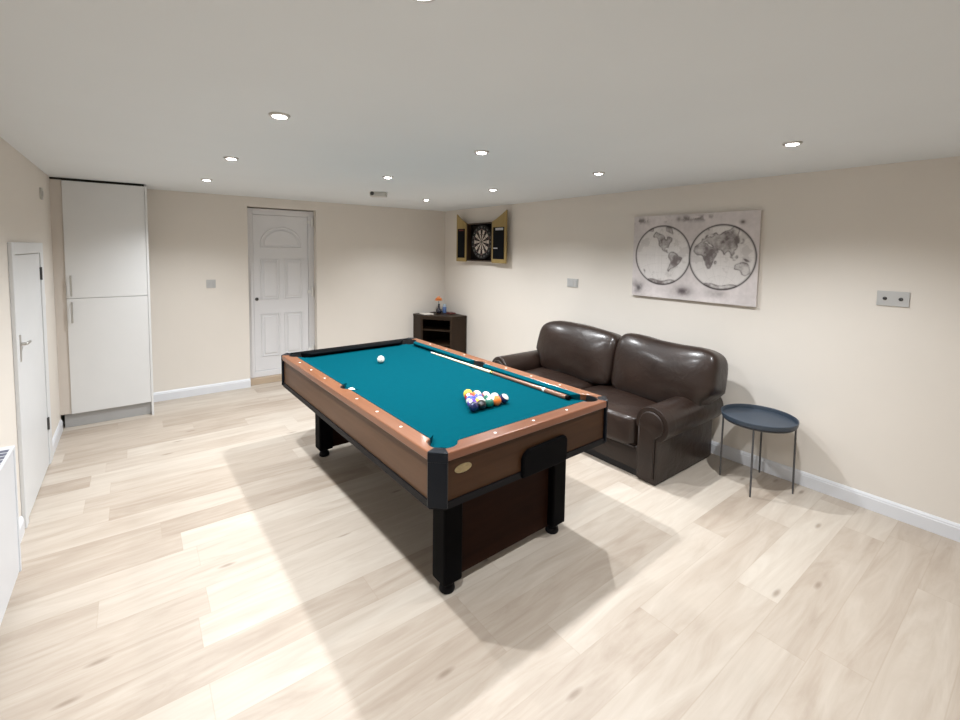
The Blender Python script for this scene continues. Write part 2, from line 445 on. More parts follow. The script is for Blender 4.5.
# ------------------------------------------------------------------ radiator
r = thing('radiator', 'white panel radiator on left wall near the low cupboard door', 'radiator', (-4.335, -3.4, 0))
RY0, RY1 = -4.05, -2.84
b = bmesh.new()
n = 36
prof = []
for i in range(n+1):
    y = RY0+.02+(RY1-RY0-.04)*i/n
    prof.append((y, -4.290 + 0))
pts = [(x, y) for (y, x) in prof] + [(-4.307, RY1-.02), (-4.307, RY0+.02)]
b = prism([(p[0], p[1]) for p in pts], .09, .69, 'z')
obj('front_panel', b, M['radiator'], r)
for yb_ in (RY1-.02, RY0):
    obj('end_cover', box(-4.362, -4.285, yb_, yb_+.02, .08, .705, .004), M['radiator'], r)
obj('back_panel', box(-4.362, -4.35, RY0+.02, RY1-.02, .13, .69), M['radiator'], r)
g = obj('top_grille', box(-4.362, -4.285, RY0+.02, RY1-.02, .69, .704, .002), M['radiator'], r)
b = None
for i in range(26):
    y = RY0+.04+(RY1-RY0-.08)*i/26
    b = box(-4.350, -4.297, y, y+.03, .702, .7055, 0, b)
obj('grille_slots', b, M['radgrille'], g, label='dark ventilation slots')
for yb_ in (RY0+.2, RY1-.24):
    obj('wall_bracket', box(-4.3695, -4.36, yb_, yb_+.04, .2, .62), M['radiator'], r)

# ------------------------------------------------------------------ pool table
TW, TL, ZT = 1.25, 2.305, .80
PT = thing('pool_table', 'brown wooden pool table with teal cloth in the middle of the room', 'pool table', (-2.232, -3.127, 0), math.radians(1.4))
hx, hy = TW/2, TL/2
CH = .052
RWD = .085              # wood rail width
a_, b_ = hx-RWD, hy-RWD
pcx, pcy, pr = hx-.11, hy-.11, .068
spx, spr = hx-.113, .062
k = math.sqrt(pr*pr-(a_-pcx)**2)
ks = math.sqrt(spr*spr-(a_-spx)**2)
def arc(cx, cy, r, t0, t1, n=10):
    return [(cx+r*math.cos(t0+(t1-t0)*i/n), cy+r*math.sin(t0+(t1-t0)*i/n)) for i in range(n+1)]
def mir(pts, sx, sy): return [(p[0]*sx, p[1]*sy) for p in pts]
t0 = math.atan2(-k, a_-pcx)                      # jaw on the long rail
longp = [(hx-CH/2, -(hy-CH/2)), (hx, -(hy-CH)), (hx, hy-CH), (hx-CH/2, hy-CH/2)]
longp += arc(pcx, pcy, pr, PI/4, t0, 8)
longp += arc(spx, 0, spr, math.atan2(ks, a_-spx), math.atan2(-ks, a_-spx), 10)
longp += [(p[0], -p[1]) for p in arc(pcx, pcy, pr, PI/4, t0, 8)[::-1]]
ts = math.atan2(b_-pcy, -k)
shortp = [(hx-CH/2, hy-CH/2), (hx-CH, hy), (-(hx-CH), hy), (-(hx-CH/2), hy-CH/2)]
shortp += [(-p[0], p[1]) for p in arc(pcx, pcy, pr, PI/4, ts, 8)]
shortp += arc(pcx, pcy, pr, PI/4, ts, 8)[::-1]
def lo(name, bm, m, parent=PT, **kw): return obj(name, bm, m, parent, local=True, **kw)
rails = {}
rails['L'] = lo('side_rail', prism(mir(longp, -1, 1), ZT-.04, ZT, 'z', .006), M['rail'])
rails['R'] = lo('side_rail', prism(longp, ZT-.04, ZT, 'z', .006), M['rail'])
rails['N'] = lo('end_rail', prism(mir(shortp, 1, -1), ZT-.04, ZT, 'z', .006), M['railx_shaded'])
rails['F'] = lo('end_rail', prism(shortp, ZT-.04, ZT, 'z', .006), M['blacklam'], label='black far end rail')
# diamonds, sub-parts of their rail
def dots(rail, pts):
    for (x, y) in pts:
        lo('diamond', lathe([(0, ZT-.001), (.0075, ZT-.001), (.0075, ZT+.0008), (.006, ZT+.0012), (0, ZT+.0012)], 12, (x, y, 0)), M['pearl'], rail, label='pearl rail marker')
for sx, key in ((-1, 'L'), (1, 'R')):
    dots(rails[key], [(sx*(hx-.043), i*.259) for i in (-3, -2, -1, 1, 2, 3)])
dots(rails['N'], [(i*.259, -(hy-.043)) for i in (-1, 0, 1)])
# cushions
nose = .042
def cush(poly_in, name, m):
    """poly_in: four (x,y): wood edge p0->p1, nose q1->q0"""
    p0, p1, q1, q0 = poly_in
    b = bmesh.new()
    def vz(p, z): return b.verts.new((p[0], p[1], z))
    A = [vz(p0, ZT-.001), vz(q0, ZT-.006), vz(q0, ZT-.014), vz(((p0[0]+q0[0])/2, (p0[1]+q0[1])/2), ZT-.035), vz(p0, ZT-.035)]
    B = [vz(p1, ZT-.001), vz(q1, ZT-.006), vz(q1, ZT-.014), vz(((p1[0]+q1[0])/2, (p1[1]+q1[1])/2), ZT-.035), vz(p1, ZT-.035)]
    for i in range(5):
        j = (i+1) % 5
        b.faces.new((A[i], A[j], B[j], B[i]))
    b.faces.new(A[::-1]); b.faces.new(B)
    return lo(name, b, m)
for sx in (-1, 1):
    for sy in (-1, 1):
        cush([(sx*a_, sy*(ks+.006)), (sx*a_, sy*(pcy-k-.002)), (sx*(a_-nose), sy*(pcy-k-.042)), (sx*(a_-nose), sy*(ks+.034))], 'side_cushion', M['cloth'])
for sy, m in ((-1, M['cloth']), (1, M['clothdark'])):
    cush([(-(pcx-k-.002), sy*b_), (pcx-k-.002, sy*b_), (pcx-k-.042, sy*(b_-nose)), (-(pcx-k-.042), sy*(b_-nose))], 'end_cushion', m)
# bed with bites where the pockets are
ZB = ZT-.036
ex, ey = a_+.012, b_+.012
r2 = .050
q = math.sqrt(r2*r2-(ex-pcx-.022)**2); q2 = math.sqrt(r2*r2-(ey-pcy-.022)**2)
cor = [(ex, pcy+.022-q)] + arc(pcx+.022, pcy+.022, r2, math.atan2(-q, ex-pcx-.022), -PI/2, 3)[1:] + arc(pcx+.022, pcy+.022, r2, -PI/2, -PI, 8)[1:] + arc(pcx, pcy, r2, PI, math.atan2(ey-pcy-.022, -q2), 3)[1:]
r3 = .056
q3 = math.sqrt(max(1e-6, r3*r3-(ex-spx)**2))
sid = [(ex, -q3)] + arc(spx, 0, r3, math.atan2(-q3, ex-spx), -PI/2, 3)[1:] + arc(spx, 0, r3, -PI/2, -1.5*PI, 8)[1:] + arc(spx, 0, r3, PI/2, math.atan2(q3, ex-spx), 3)[1:]
bed = sid + cor + [(-p[0], p[1]) for p in cor[::-1]] + [(-p[0], p[1]) for p in sid[::-1]] + [(-p[0], -p[1]) for p in cor] + [(p[0], -p[1]) for p in cor[::-1]]
lo('cloth_bed', prism(bed, ZB-.02, ZB, 'z'), M['cloth'])
# pockets
def cup(x, y, r, zb, d, lim):
    """open cup: its rim stands up to the rail only on the outer side (direction d)"""
    n = 40; b = bmesh.new(); rings = []
    def top(i):
        t = 2*PI*i/n
        c = math.cos(t)*d[0]+math.sin(t)*d[1]
        return ZT-.006 if c > lim else ZB-.021
    prof = [(r+.004, None), (r, None), (r, zb+.012), (r-.012, zb), (0, zb), (0, zb-.006), (r-.009, zb-.006), (r+.004, zb+.01)]
    for rr, z in prof:
        if rr == 0: rings.append([b.verts.new((x, y, z))]); continue
        rings.append([b.verts.new((x+rr*math.cos(2*PI*i/n), y+rr*math.sin(2*PI*i/n), top(i) if z is None else z)) for i in range(n)])
    for A, B in zip(rings, rings[1:]+rings[:1]):
        for i in range(n):
            j = (i+1) % n
            if len(A) == 1 and len(B) == 1: continue
            if len(A) == 1: b.faces.new((A[0], B[i], B[j]))
            elif len(B) == 1: b.faces.new((A[i], A[j], B[0]))
            else: b.faces.new((A[i], A[j], B[j], B[i]))
    return b
for sx in (-1, 1):
    for sy in (-1, 1):
        lo('pocket', cup(sx*pcx, sy*pcy, pr-.004, .70, (sx*.7071, sy*.7071), .12), M['pocket'], smooth=True, angle=40)
    lo('pocket', cup(sx*spx, 0, spr-.004, ZB-.03, (sx, 0), .30), M['pocket'], smooth=True, angle=40)
# aprons (chamfered body), one board per side
ins = .014
AZ0, AZ1 = .575, ZT-.04
def slab(p, q, th, z0, z1, bev=.002):
    d = Vector((q[0]-p[0], q[1]-p[1])).normalized(); nrm = Vector((-d.y, d.x))*th
    return prism([p, q, (q[0]+nrm.x, q[1]+nrm.y), (p[0]+nrm.x, p[1]+nrm.y)], z0, z1, 'z', bev)
ox, oy = hx-ins, hy-ins
lo('side_apron', slab((-ox, oy-CH), (-ox, -oy+CH), .02, AZ0, AZ1), M['apron'])
lo('side_apron', slab((ox, -oy+CH), (ox, oy-CH), .02, AZ0, AZ1), M['apron'])
na = lo('end_apron', slab((-ox+CH, -oy), (ox-CH, -oy), .02, AZ0, AZ1), M['apronx_shaded'])
lo('end_apron', slab((ox-CH, oy), (-ox+CH, oy), .02, AZ0, AZ1), M['apronx_shaded'])
# badge on the near end apron
b = lathe([(0, 0), (1, 0), (1, .5), (.9, .8), (.84, .8), (.82, .55), (0, .6)], 36)
b.transform(Matrix.Translation((-.47, -oy, .703)) @ Matrix.Rotation(PI/2, 4, 'X') @ Matrix.Diagonal((.047, .02, .004, 1)))
for (x0, x1, zz) in ((-.03, .03, .004), (-.022, .024, -.005)):
    box(-.47+x0, -.47+x1, -oy-.0034, -oy-.002, .703+zz-.0018, .703+zz+.0018, 0, b)
lo('badge', b, M['badge'], na, label='dull gold oval maker badge')
# ball return
b = prism([(-.115, .545), (.205, .545), (.215, .57), (.215, .665), (.20, .688), (.17, .69), (-.07, .682), (-.10, .667), (-.115, .64)], -oy-.022, -oy+.002, 'y', .008)
br = lo('ball_return', b, M['blacklam'], na, label='black ball return box')
# bottom trim ring
def ringpoly(x, y, c): return [(x, -(y-c)), (x, y-c), (x-c, y), (-(x-c), y), (-x, y-c), (-x, -(y-c)), (-(x-c), -y), (x-c, -y)]
def ring(o, i, z0, z1):
    b = bmesh.new(); n = len(o)
    vo = [[b.verts.new((*p, z)) for p in o] for z in (z0, z1)]; vi = [[b.verts.new((*p, z)) for p in i] for z in (z0, z1)]
    for kx in range(n):
        j = (kx+1) % n
        b.faces.new((vo[0][kx], vo[0][j], vo[1][j], vo[1][kx])); b.faces.new((vi[0][j], vi[0][kx], vi[1][kx], vi[1][j]))
        b.faces.new((vo[1][kx], vo[1][j], vi[1][j], vi[1][kx])); b.faces.new((vi[0][kx], vi[0][j], vo[0][j], vo[0][kx]))
    return b
b = ring(ringpoly(hx-.006, hy-.006, CH), ringpoly(hx-.05, hy-.05, CH), .545, .577)
lo('bottom_trim', b, M['trimblack'], label='black plastic bottom trim')
lo('underside_panel', prism(ringpoly(hx-.05, hy-.05, CH), .55, .57, 'z'), M['underblack'])
# corner caps
for sx in (-1, 1):
    for sy in (-1, 1):
        g = .006
        dq = pr/math.sqrt(2)
        w = .018
        top = [(pcx+dq+w, pcy+dq-w), (hx+g-.004, hy-CH-.012), (hx+g, hy-CH-.004), (hx-CH-.004, hy+g), (hx-CH-.012, hy+g-.004), (pcx+dq-w, pcy+dq+w)]
        body = [(hx-.03, hy-CH-.012), (hx+.001, hy-CH-.012), (hx+g-.002, hy-CH-.004), (hx-CH-.004, hy+g-.002), (hx-CH-.012, hy+.001), (hx-CH-.012, hy-.03)]
        b = prism(mir(body, sx, sy), .555, ZT-.03, 'z', .002)
        prism(mir(top, sx, sy), ZT-.045, ZT+.003, 'z', .006, b, 3)
        lo('corner_cap', b, M['cap'], label='black plastic corner cap')
# legs and end panels
for sy in (-1, 1):
    for sx in (-1, 1):
        x, y = sx*.38-(.042 if sy < 0 else 0), (-.955 if sy < 0 else .84)
        b = prism([(x-.055, y-.055), (x+.055, y-.055), (x+.055, y+.055), (x-.055, y+.055)], .06, .552, 'z', .012, seg=3)
        lg = lo('leg', b, M['blacklam'])
        lo('levelling_foot', lathe([(0, 0), (.036, 0), (.04, .01), (.036, .03), (.03, .035), (.03, .062), (0, .062)], 20, (x, y, 0)), M['trimblack'], lg, smooth=True, angle=40)
    px_, py_ = (-.042, -.955) if sy < 0 else (0, .84)
    lo('end_panel', box(px_-.33, px_+.33, py_-.012, py_+.012, .055, .552, .002), M['panelwood'], label='dark red brown panel between legs')

# ------------------------------------------------------------------ balls
TM = ROOT[PT]
def ballmat(name, c): return mat(name, c, .08, var=.01, coat=.6)
WHITE = ballmat('ball_white', (.84, .81, .73))
BC = {n: ballmat('ball_'+n, c) for n, c in dict(yellow=(.80, .55, .06), navy=(.006, .009, .06), blue=(.05, .08, .42), red=(.50, .035, .03), purple=(.11, .05, .32), orange=(.70, .17, .03), green=(.0, .10, .07), maroon=(.16, .02, .03), black=(.008, .008, .009)).items()}
BR = .0285
def ball(pos, kind, colour, rot, label, group):
    b = bmesh.new()
    bmesh.ops.create_uvsphere(b, u_segments=24, v_segments=16, radius=BR)
    if kind == 'stripe':
        for f in b.faces: f.material_index = 1 if abs(f.calc_center_median().z) < BR*.55 else 0
        for f in b.faces:
            cxm = f.calc_center_median().normalized()
            if cxm.x > .93: f.material_index = 0
        mats = [WHITE, BC[colour]]
    elif kind == 'solid':
        for f in b.faces: f.material_index = 1 if f.calc_center_median().normalized().z > .9 else 0
        mats = [BC[colour], WHITE]
    else: mats = [WHITE]
    b.transform(Euler(rot).to_matrix().to_4x4())
    me = bpy.data.meshes.new('ball'); b.to_mesh(me); b.free()
    for m in mats: me.materials.append(m)
    for p in me.polygons: p.use_smooth = True
    o = bpy.data.objects.new('pool_ball', me); COL.objects.link(o); o.location = pos
    return tag(o, label, 'ball', group)
RG = 'racked pool balls'
cen = Vector((-2.212, -3.812, ZB+BR+.0004))
Rr = 4*BR*2*1.003/math.sqrt(3)
va = [cen+Vector((Rr*math.cos(math.radians(t)), Rr*math.sin(math.radians(t)), 0)) for t in (92, 212, -28)]
A_, B_, C_ = va
rack = [[('solid', 'yellow', 'solid yellow ball at the far point of the racked triangle')],
        [('solid', 'red', 'solid red ball touching the solid yellow ball'), ('stripe', 'orange', 'orange striped ball touching the solid yellow ball')],
        [('stripe', 'blue', 'blue striped ball on the left edge of the racked triangle'), ('solid', 'blue', 'solid blue ball in the middle of the racked triangle'), ('stripe', 'maroon', 'maroon striped ball on the sofa side of the triangle')],
        [('solid', 'purple', 'solid purple ball behind the dark navy corner ball'), ('stripe', 'yellow', 'yellow striped ball inside the racked triangle'), ('stripe', 'green', 'green striped ball inside the racked triangle'), ('stripe', 'red', 'red striped ball on the sofa side of the triangle')],
        [('solid', 'navy', 'dark navy ball at the left near corner of the triangle'), ('solid', 'black', 'black ball in the near row of the triangle'), ('solid', 'green', 'solid green ball in the near row of the triangle'), ('solid', 'orange', 'solid orange ball in the near row of the triangle'), ('stripe', 'navy', 'white and navy striped ball at the right corner of the triangle')]]
rots = {'stripe': [(.2, .3, .4), (1.2, .5, 2.), (.5, -.3, .9), (.15, .35, 0), (.9, .2, 1.), (.3, -.5, 0), (.6, .2, .3)]}
si = 0
for i, row in enumerate(rack):
    for j, (kd, c, lab) in enumerate(row):
        base = A_.lerp(B_, i/4) if i else A_
        end = A_.lerp(C_, i/4) if i else A_
        p = base.lerp(end, j/i) if i else base
        rt = (random.uniform(-.9, .9), random.uniform(-.9, .9), random.uniform(0, 6)) if kd == 'solid' else rots['stripe'][si % 7]
        if kd == 'stripe': si += 1
        ball(p, kd, c, rt, lab, RG)
ball((-2.275, -2.585, ZB+BR+.0004), 'cue', None, (0, 0, 0), 'white cue ball alone towards the far end of the table', None)
pw = TM @ Vector((-spx, -.016, ZB-.03+BR+.0004))
ball(pw, 'cue', None, (0, 0, 0), 'white ball resting in the left side pocket of the table', None)

# ------------------------------------------------------------------ cue stick
xn = a_-nose-.018
p0 = TM @ Vector((xn-.002, .60, ZB+.0145)); p1 = TM @ Vector((xn-.002, -.945, ZB+.0145))
cu = thing('cue_stick', 'pale wooden cue stick lying along the right cushion', 'cue stick', tuple((p0+p1)/2-Vector((0, 0, .0145))))
def seg(a, b2, ra, rb, n=14):
    A = p0.lerp(p1, a); B = p0.lerp(p1, b2)
    A = Vector((A.x, A.y, ZB+ra)); B = Vector((B.x, B.y, ZB+rb))
    return tube([A, A.lerp(B, .5), B], [ra, (ra+rb)/2, rb], n)
def rad(t): return .0062+(.0145-.0062)*t
for nm, t0_, t1_, m, lb in (('tip', 0, .008, M['paleblue'], 'blue leather tip'), ('ferrule', .008, .024, M['pearl'], 'white ferrule'), ('shaft', .024, .52, M['maple'], 'pale maple shaft'), ('joint_ring', .52, .54, M['brass'], 'brass joint ring'), ('butt', .54, .86, M['cuebutt'], 'brown butt'), ('white_ring', .86, .872, M['pearl'], 'white ring'), ('butt_sleeve', .872, .985, M['cuebutt'], 'brown butt sleeve'), ('bumper', .985, 1., M['blacklam'], 'black rubber bumper')):
    obj(nm, seg(t0_, t1_, rad(t0_), rad(t1_)), m, cu, smooth=True, angle=50, label=lb)

# ------------------------------------------------------------------ sofa
SC = -3.238
so = thing('leather_sofa', 'dark brown leather two seat sofa against the right wall', 'sofa', (-.45, SC, 0))
LE = M['leather']
FX = -.882
hw = .902           # outer half width of the base
def nz(p, s, a): return mnoise.noise(Vector(p)*s)*a
# base
b = box(FX+.03, -.06, SC-hw+.10, SC+hw-.10, .035, .23, .02, seg=3)
obj('base_rail', b, LE, so, smooth=True, angle=50)
obj('plinth_base', box(FX+.03, -.07, SC-hw+.008, SC+hw-.008, .0, .05, .004), M['underblack'], so, label='plinth base, coloured black for the shadow line at the floor')  # black colour paints the shadow line along the foot of the sofa
def armprof(s, grow=0.):
    """(y,z) outline; s=+1 left end (towards the back wall), -1 right end"""
    yo, yi = hw+grow, hw-.155-grow
    cyr, czr, rr = hw-.045, .452+.012*s, .127+grow
    pts = [(yi, .012), (yi, .40)]
    n = 26
    ta = PI+math.asin(min(1, (czr-.40)/rr)) if False else math.radians(180+20)
    tb = math.radians(-58)
    for i in range(n+1):
        t = ta+(tb-ta)*i/n
        pts.append((cyr+rr*math.cos(t), czr+rr*math.sin(t)))
    pts += [(yo, .33), (yo, .012)]
    return [(SC+s*p[0], p[1]) for p in pts]
for s in (1, -1):
    pr_ = armprof(s)
    b = prism(pr_, FX, -.06, 'x', .018, seg=4)
    ar = obj('arm', b, LE, so, smooth=True, angle=45)
    # scroll front panel and piping
    cyr, czr = hw-.045, .452+.012*s
    pts = [(hw-.135, .05), (hw-.135, .42)] + [(cyr+.088*math.cos(math.radians(200-258*i/24)), czr+.088*math.sin(math.radians(200-258*i/24))) for i in range(25)] + [(hw-.02, .34), (hw-.02, .05)]
    fp = [(SC+s*p[0], p[1]) for p in pts]
    obj('arm_front_panel', prism(fp, FX-.015, FX+.012, 'x', .008, seg=3), LE, ar, smooth=True, angle=45)
    obj('piping', tube([(FX-.006, p[0], p[1]) for p in fp], .006, 8, closed=True), M['pipe'], ar, smooth=True)
# back frame
def back_def(q, co):
    return co
b = box(-.26, -.055, SC-hw+.02, SC+hw-.02, .10, .80, .06, seg=4)
obj('back_frame', b, LE, so, smooth=True, angle=50)
# seat cushions
w2 = (hw-.16)
for s in (1, -1):
    def dfm(q, co, s=s):
        x, y, z = co
        z += .020*(1-q.x**2)*(1-q.y**2)*(1 if q.z > 0 else .3)
        x += -.018*(1-q.y**4)*(1 if q.x < -.5 else 0)
        w = mnoise.noise(Vector((x*5+s*3, y*5, z*5)))*.006
        return Vector((x, y, z+w))
    b = cushion((-.588, SC+s*w2/2, .330), (.307, w2/2-.003, .126), 7, 16, dfm)
    sc_ = obj('seat_cushion', b, LE, so, smooth=True)
    yy0, yy1 = SC+s*w2/2-(w2/2-.02), SC+s*w2/2+(w2/2-.02)
    obj('piping', tube([(-.877-.012*math.sin(PI*i/10), yy0+(yy1-yy0)*i/10, .225) for i in range(11)], .006, 8), M['pipe'], sc_, smooth=True)
# back cushions (overstuffed, they reach over the arms)
for s in (1, -1):
    hwid = .487 if s > 0 else .447
    def dfb(q, co, s=s):
        x, y, z = co
        # fuller in the middle, narrow towards the top edge
        x *= (.62+.38*(1-max(0, q.z)**2.0*.75))
        x += -.035*(1-q.y**2)*(1-q.z**2)*(1 if q.x < 0 else 0)
        # outer top corner droops, lower part narrows between the arms
        outer = max(0, q.y*s)
        z -= .03*outer**4*(1 if q.z > 0 else 0)
        if q.z < -.25: y -= s*outer*.085*min(1, (-.25-q.z)/.35)
        z += .012*math.sin(q.y*3.1+s)*(1 if q.z > .3 else 0)
        w = mnoise.noise(Vector((x*4+s*5, y*4.5, z*4.5)))*.012
        return Vector((x+w, y, z+w*.6))
    b = cushion((-.285, SC+(.327 if s > 0 else -.608), .676), (.150, hwid, .262), 6.4, 18, dfb, rot=(0, math.radians(12), 0))
    bc = obj('back_cushion', b, LE, so, smooth=True)

so.location.x -= .022; so.location.y -= .018

# ------------------------------------------------------------------ side table
tcx, tcy, tz, tr = -.272, -4.565, .492, .236
st = thing('tray_table', 'round slate blue metal tray side table between sofa and right wall', 'side table', (tcx, tcy, 0))
b = lathe([(0, tz-.012), (tr-.012, tz-.012), (tr, tz-.006), (tr+.004, tz+.022), (tr, tz+.024), (tr-.004, tz+.020), (tr-.008, tz-.004), (tr-.018, tz-.006), (0, tz-.006)], 64, (tcx, tcy, 0))
obj('tray', b, M['traytop'], st, smooth=True, angle=35)
fr = tr-.014
b = tube([(tcx+fr*math.cos(2*PI*i/48), tcy+fr*math.sin(2*PI*i/48), tz-.018) for i in range(48)], .006, 8, closed=True)
obj('ring_frame', b, M['leg'], st, smooth=True)
for fx, fy in ((-.489, -4.619), (-.199, -4.782), (-.345, -4.348), (-.055, -4.511)):
    dv = Vector((fx-tcx, fy-tcy, 0)).normalized()
    top = Vector((tcx, tcy, tz-.018))+dv*fr; bot = Vector((tcx, tcy, 0))+dv*(fr+.004)
    obj('leg', tube([top, top.lerp(bot, .9), bot], [.0065, .0065, .005], 10), M['leg'], st, smooth=True, angle=50)

# ------------------------------------------------------------------ corner cabinet
cc = thing('corner_cabinet', 'dark brown corner cabinet with open shelves under the dartboard corner', 'cabinet', (-.25, -.27, 0))
CZ = .722
G = .018
foot = [(-G, -G), (-.56, -G), (-.56, -.235), (-.27, -.62), (-G, -.62)]
def inset(pts, d):
    cx_ = sum(p[0] for p in pts)/len(pts); cy_ = sum(p[1] for p in pts)/len(pts)
    return [(p[0]+(cx_-p[0])*d, p[1]+(cy_-p[1])*d) for p in pts]
obj('top_board', prism(foot, CZ-.03, CZ, 'z', .003), M['espressotop'], cc)
obj('bottom_board', prism(inset(foot, .04), .06, .085, 'z', .002), M['espresso'], cc)
obj('base_plinth', prism(inset(foot, .08), 0, .06, 'z'), M['espresso'], cc)
fi = inset(foot, .015)
def board(p, q, th, z0, z1):
    return slab(p, q, th, z0, z1, .002)
obj('side_panel', board(fi[1], fi[2], .018, .085, CZ-.03), M['espresso'], cc)
obj('side_panel', board(fi[3], fi[4], .018, .085, CZ-.03), M['espresso'], cc)
obj('back_panel', board(fi[0], fi[1], .008, .085, CZ-.03), M['espresso'], cc)
obj('back_panel', board(fi[4], fi[0], .008, .085, CZ-.03), M['espresso'], cc)
# front face frame along the diagonal
F0, F1 = Vector(fi[2]), Vector(fi[3])
fd = (F1-F0).normalized()
fn = Vector((-fd.y, fd.x))
L_ = (F1-F0).length
def fpt(u, w=0): return (F0.x+fd.x*u+fn.x*w, F0.y+fd.y*u+fn.y*w)
for (u0, u1) in ((0, .03), (L_-.03, L_)):
    obj('face_stile', prism([fpt(u0), fpt(u1), fpt(u1, .018), fpt(u0, .018)], .085, CZ-.03, 'z', .001), M['espresso'], cc)
obj('face_rail', prism([fpt(.03), fpt(L_-.03), fpt(L_-.03, .018), fpt(.03, .018)], CZ-.055, CZ-.03, 'z', .001), M['espresso'], cc)
shp = [(-.05, -.05), (-.52, -.05), (-.52, -.225), fpt(.03, .03), fpt(L_-.03, .03), (-.265, -.585), (-.05, -.585)]
for z in (.50, .29):
    obj('shelf', prism(inset(shp, .03), z, z+.018, 'z', .001), M['espressotop'], cc)

# objects on it
def on(x, y): return (x, y, CZ)
pad = prism([(-.50, -.10), (-.50, -.23), (-.36, -.27), (-.35, -.12)], CZ, CZ+.012, 'z')
centre_origin(tag(obj('paper_pad', pad, M['paper']), 'small pad of white paper on left end of corner cabinet', 'paper'))
vx, vy = -.205, -.165
v = thing('flower_vase', 'slim dark vase with an orange flower on the corner cabinet', 'vase', on(vx, vy))
obj('vase_body', lathe([(0, CZ), (.036, CZ), (.043, CZ+.02), (.036, CZ+.05), (.017, CZ+.075), (.013, CZ+.12), (.016, CZ+.135), (.012, CZ+.135), (.009, CZ+.12), (0, CZ+.10)], 24, (vx, vy, 0)), M['darkglass'], v, smooth=True)
obj('stem', tube([(vx, vy, CZ+.10), (vx-.004, vy, CZ+.15), (vx-.006, vy, CZ+.175)], .004, 8), M['dbgreen'], v, smooth=True)
b = bmesh.new()
fc = Vector((vx-.006, vy, CZ+.195))
for ring_i, (nn, rad_, tilt, ln) in enumerate(((9, .012, .0, .062), (8, .008, .5, .056), (6, .004, 1.0, .046))):
    for i in range(nn):
        t = 2*PI*i/nn+ring_i*.4
        d1 = Vector((math.cos(t)*math.cos(tilt), math.sin(t)*math.cos(tilt), math.sin(tilt)))
        u = Vector((-math.sin(t), math.cos(t), 0)); w_ = d1.cross(u)
        bb = bmesh.new(); bmesh.ops.create_uvsphere(bb, u_segments=8, v_segments=6, radius=1)
        Mx = Matrix((( d1.x*ln*.5, u.x*.020, w_.x*.009, 0), (d1.y*ln*.5, u.y*.020, w_.y*.009, 0), (d1.z*ln*.5, u.z*.020, w_.z*.009, 0), (0, 0, 0, 1)))
        bb.transform(Matrix.Translation(fc+d1*ln*.5) @ Mx); merge(b, bb)
fl = obj('flower_head', b, M['orange'], v, smooth=True, label='orange flower head')
obj('flower_crown', lathe([(0, CZ+.21), (.022, CZ+.22), (.026, CZ+.235), (.016, CZ+.25), (0, CZ+.255)], 14, (fc.x, fc.y, 0)), M['peach'], fl, smooth=True, label='peach coloured flower centre')
bx_, by_ = -.125, -.195
v = thing('blue_bottle', 'small blue bottle beside the orange flower vase', 'bottle', on(bx_, by_))
obj('body', lathe([(0, CZ), (.028, CZ), (.031, CZ+.006), (.031, CZ+.075), (.026, CZ+.088), (.015, CZ+.094), (0, CZ+.095)], 24, (bx_, by_, 0)), M['blueglass'], v, smooth=True, angle=50)
obj('cap', lathe([(0, CZ+.093), (.024, CZ+.093), (.024, CZ+.125), (.021, CZ+.129), (0, CZ+.129)], 20, (bx_, by_, 0)), M['paleblue'], v, smooth=True, angle=50, label='pale blue cap')
b = box(-.155, -.06, -.40, -.29, CZ, CZ+.022, .008, seg=3)
centre_origin(tag(obj('wallet', b, M['maroon']), 'flat dark maroon wallet on right end of corner cabinet', 'wallet'))

# ------------------------------------------------------------------ dartboard cabinet
DYL, DYR = -.685, -1.250       # body sides
DZ0, DZ1 = 1.515, 2.035
dc = thing('dartboard_cabinet', 'wooden dartboard cabinet with both doors open on right wall', 'dartboard cabinet', (0, (DYL+DYR)/2, DZ0))
ycen, zcen = (DYL+DYR)/2-.03, 1.778
obj('back_board', box(-.018, -.001, DYR, DYL, DZ0, DZ1, .002), M['dartback'], dc)
b = box(-.085, -.018, DYL-.018, DYL, DZ0, DZ1, .002); box(-.085, -.018, DYR, DYR+.018, DZ0, DZ1, .002, b)
box(-.085, -.018, DYR+.018, DYL-.018, DZ0, DZ0+.014, .002, b); box(-.085, -.018, DYR+.018, DYL-.018, DZ1-.014, DZ1, .002, b)
obj('cabinet_frame', b, M['dartside'], dc)
def cab_door(h, s):      # h hinge y, s = +1 opens towards the back wall
    wd = .238 if s > 0 else .285
    pts = [(h, DZ0-.012), (h+s*wd, DZ0-.012)]
    n = 10
    for i in range(n+1):
        t = 1-i/n
        pts.append((h+s*wd*t, DZ1+.008+.135*(t**1.25)))
    b = prism(pts, -.092, -.072, 'x', .003)
    dr = obj('door', b, M['dartwood'], dc, label='golden pine door with sloping top')
    y0_, y1_ = h+s*.03, h+s*(wd-.035)
    sb = obj('scoreboard', box(-.096, -.0915, min(y0_, y1_), max(y0_, y1_), 1.555, 1.965, .001), M['slate'], dr, label='black scoreboard panel')
    return sb, dr, y0_, y1_
sb, dr, ya, yb = cab_door(DYL+.004, 1)
obj('score_heading', box(-.0972, -.0958, ya+.03, yb-.03, 1.935, 1.952), M['dbred'], dr, label='dark red heading strip')
sb, dr, ya, yb = cab_door(DYR-.004, -1)
obj('score_heading', box(-.0972, -.0958, yb+.02, ya-.05, 1.925, 1.955), M['chalk'], dr, label='grey heading strip')
obj('chalk_smear', box(-.0972, -.0958, ya-.095, ya-.012, 1.688, 1.702), M['chalk'], dr, label='pale chalk smear')
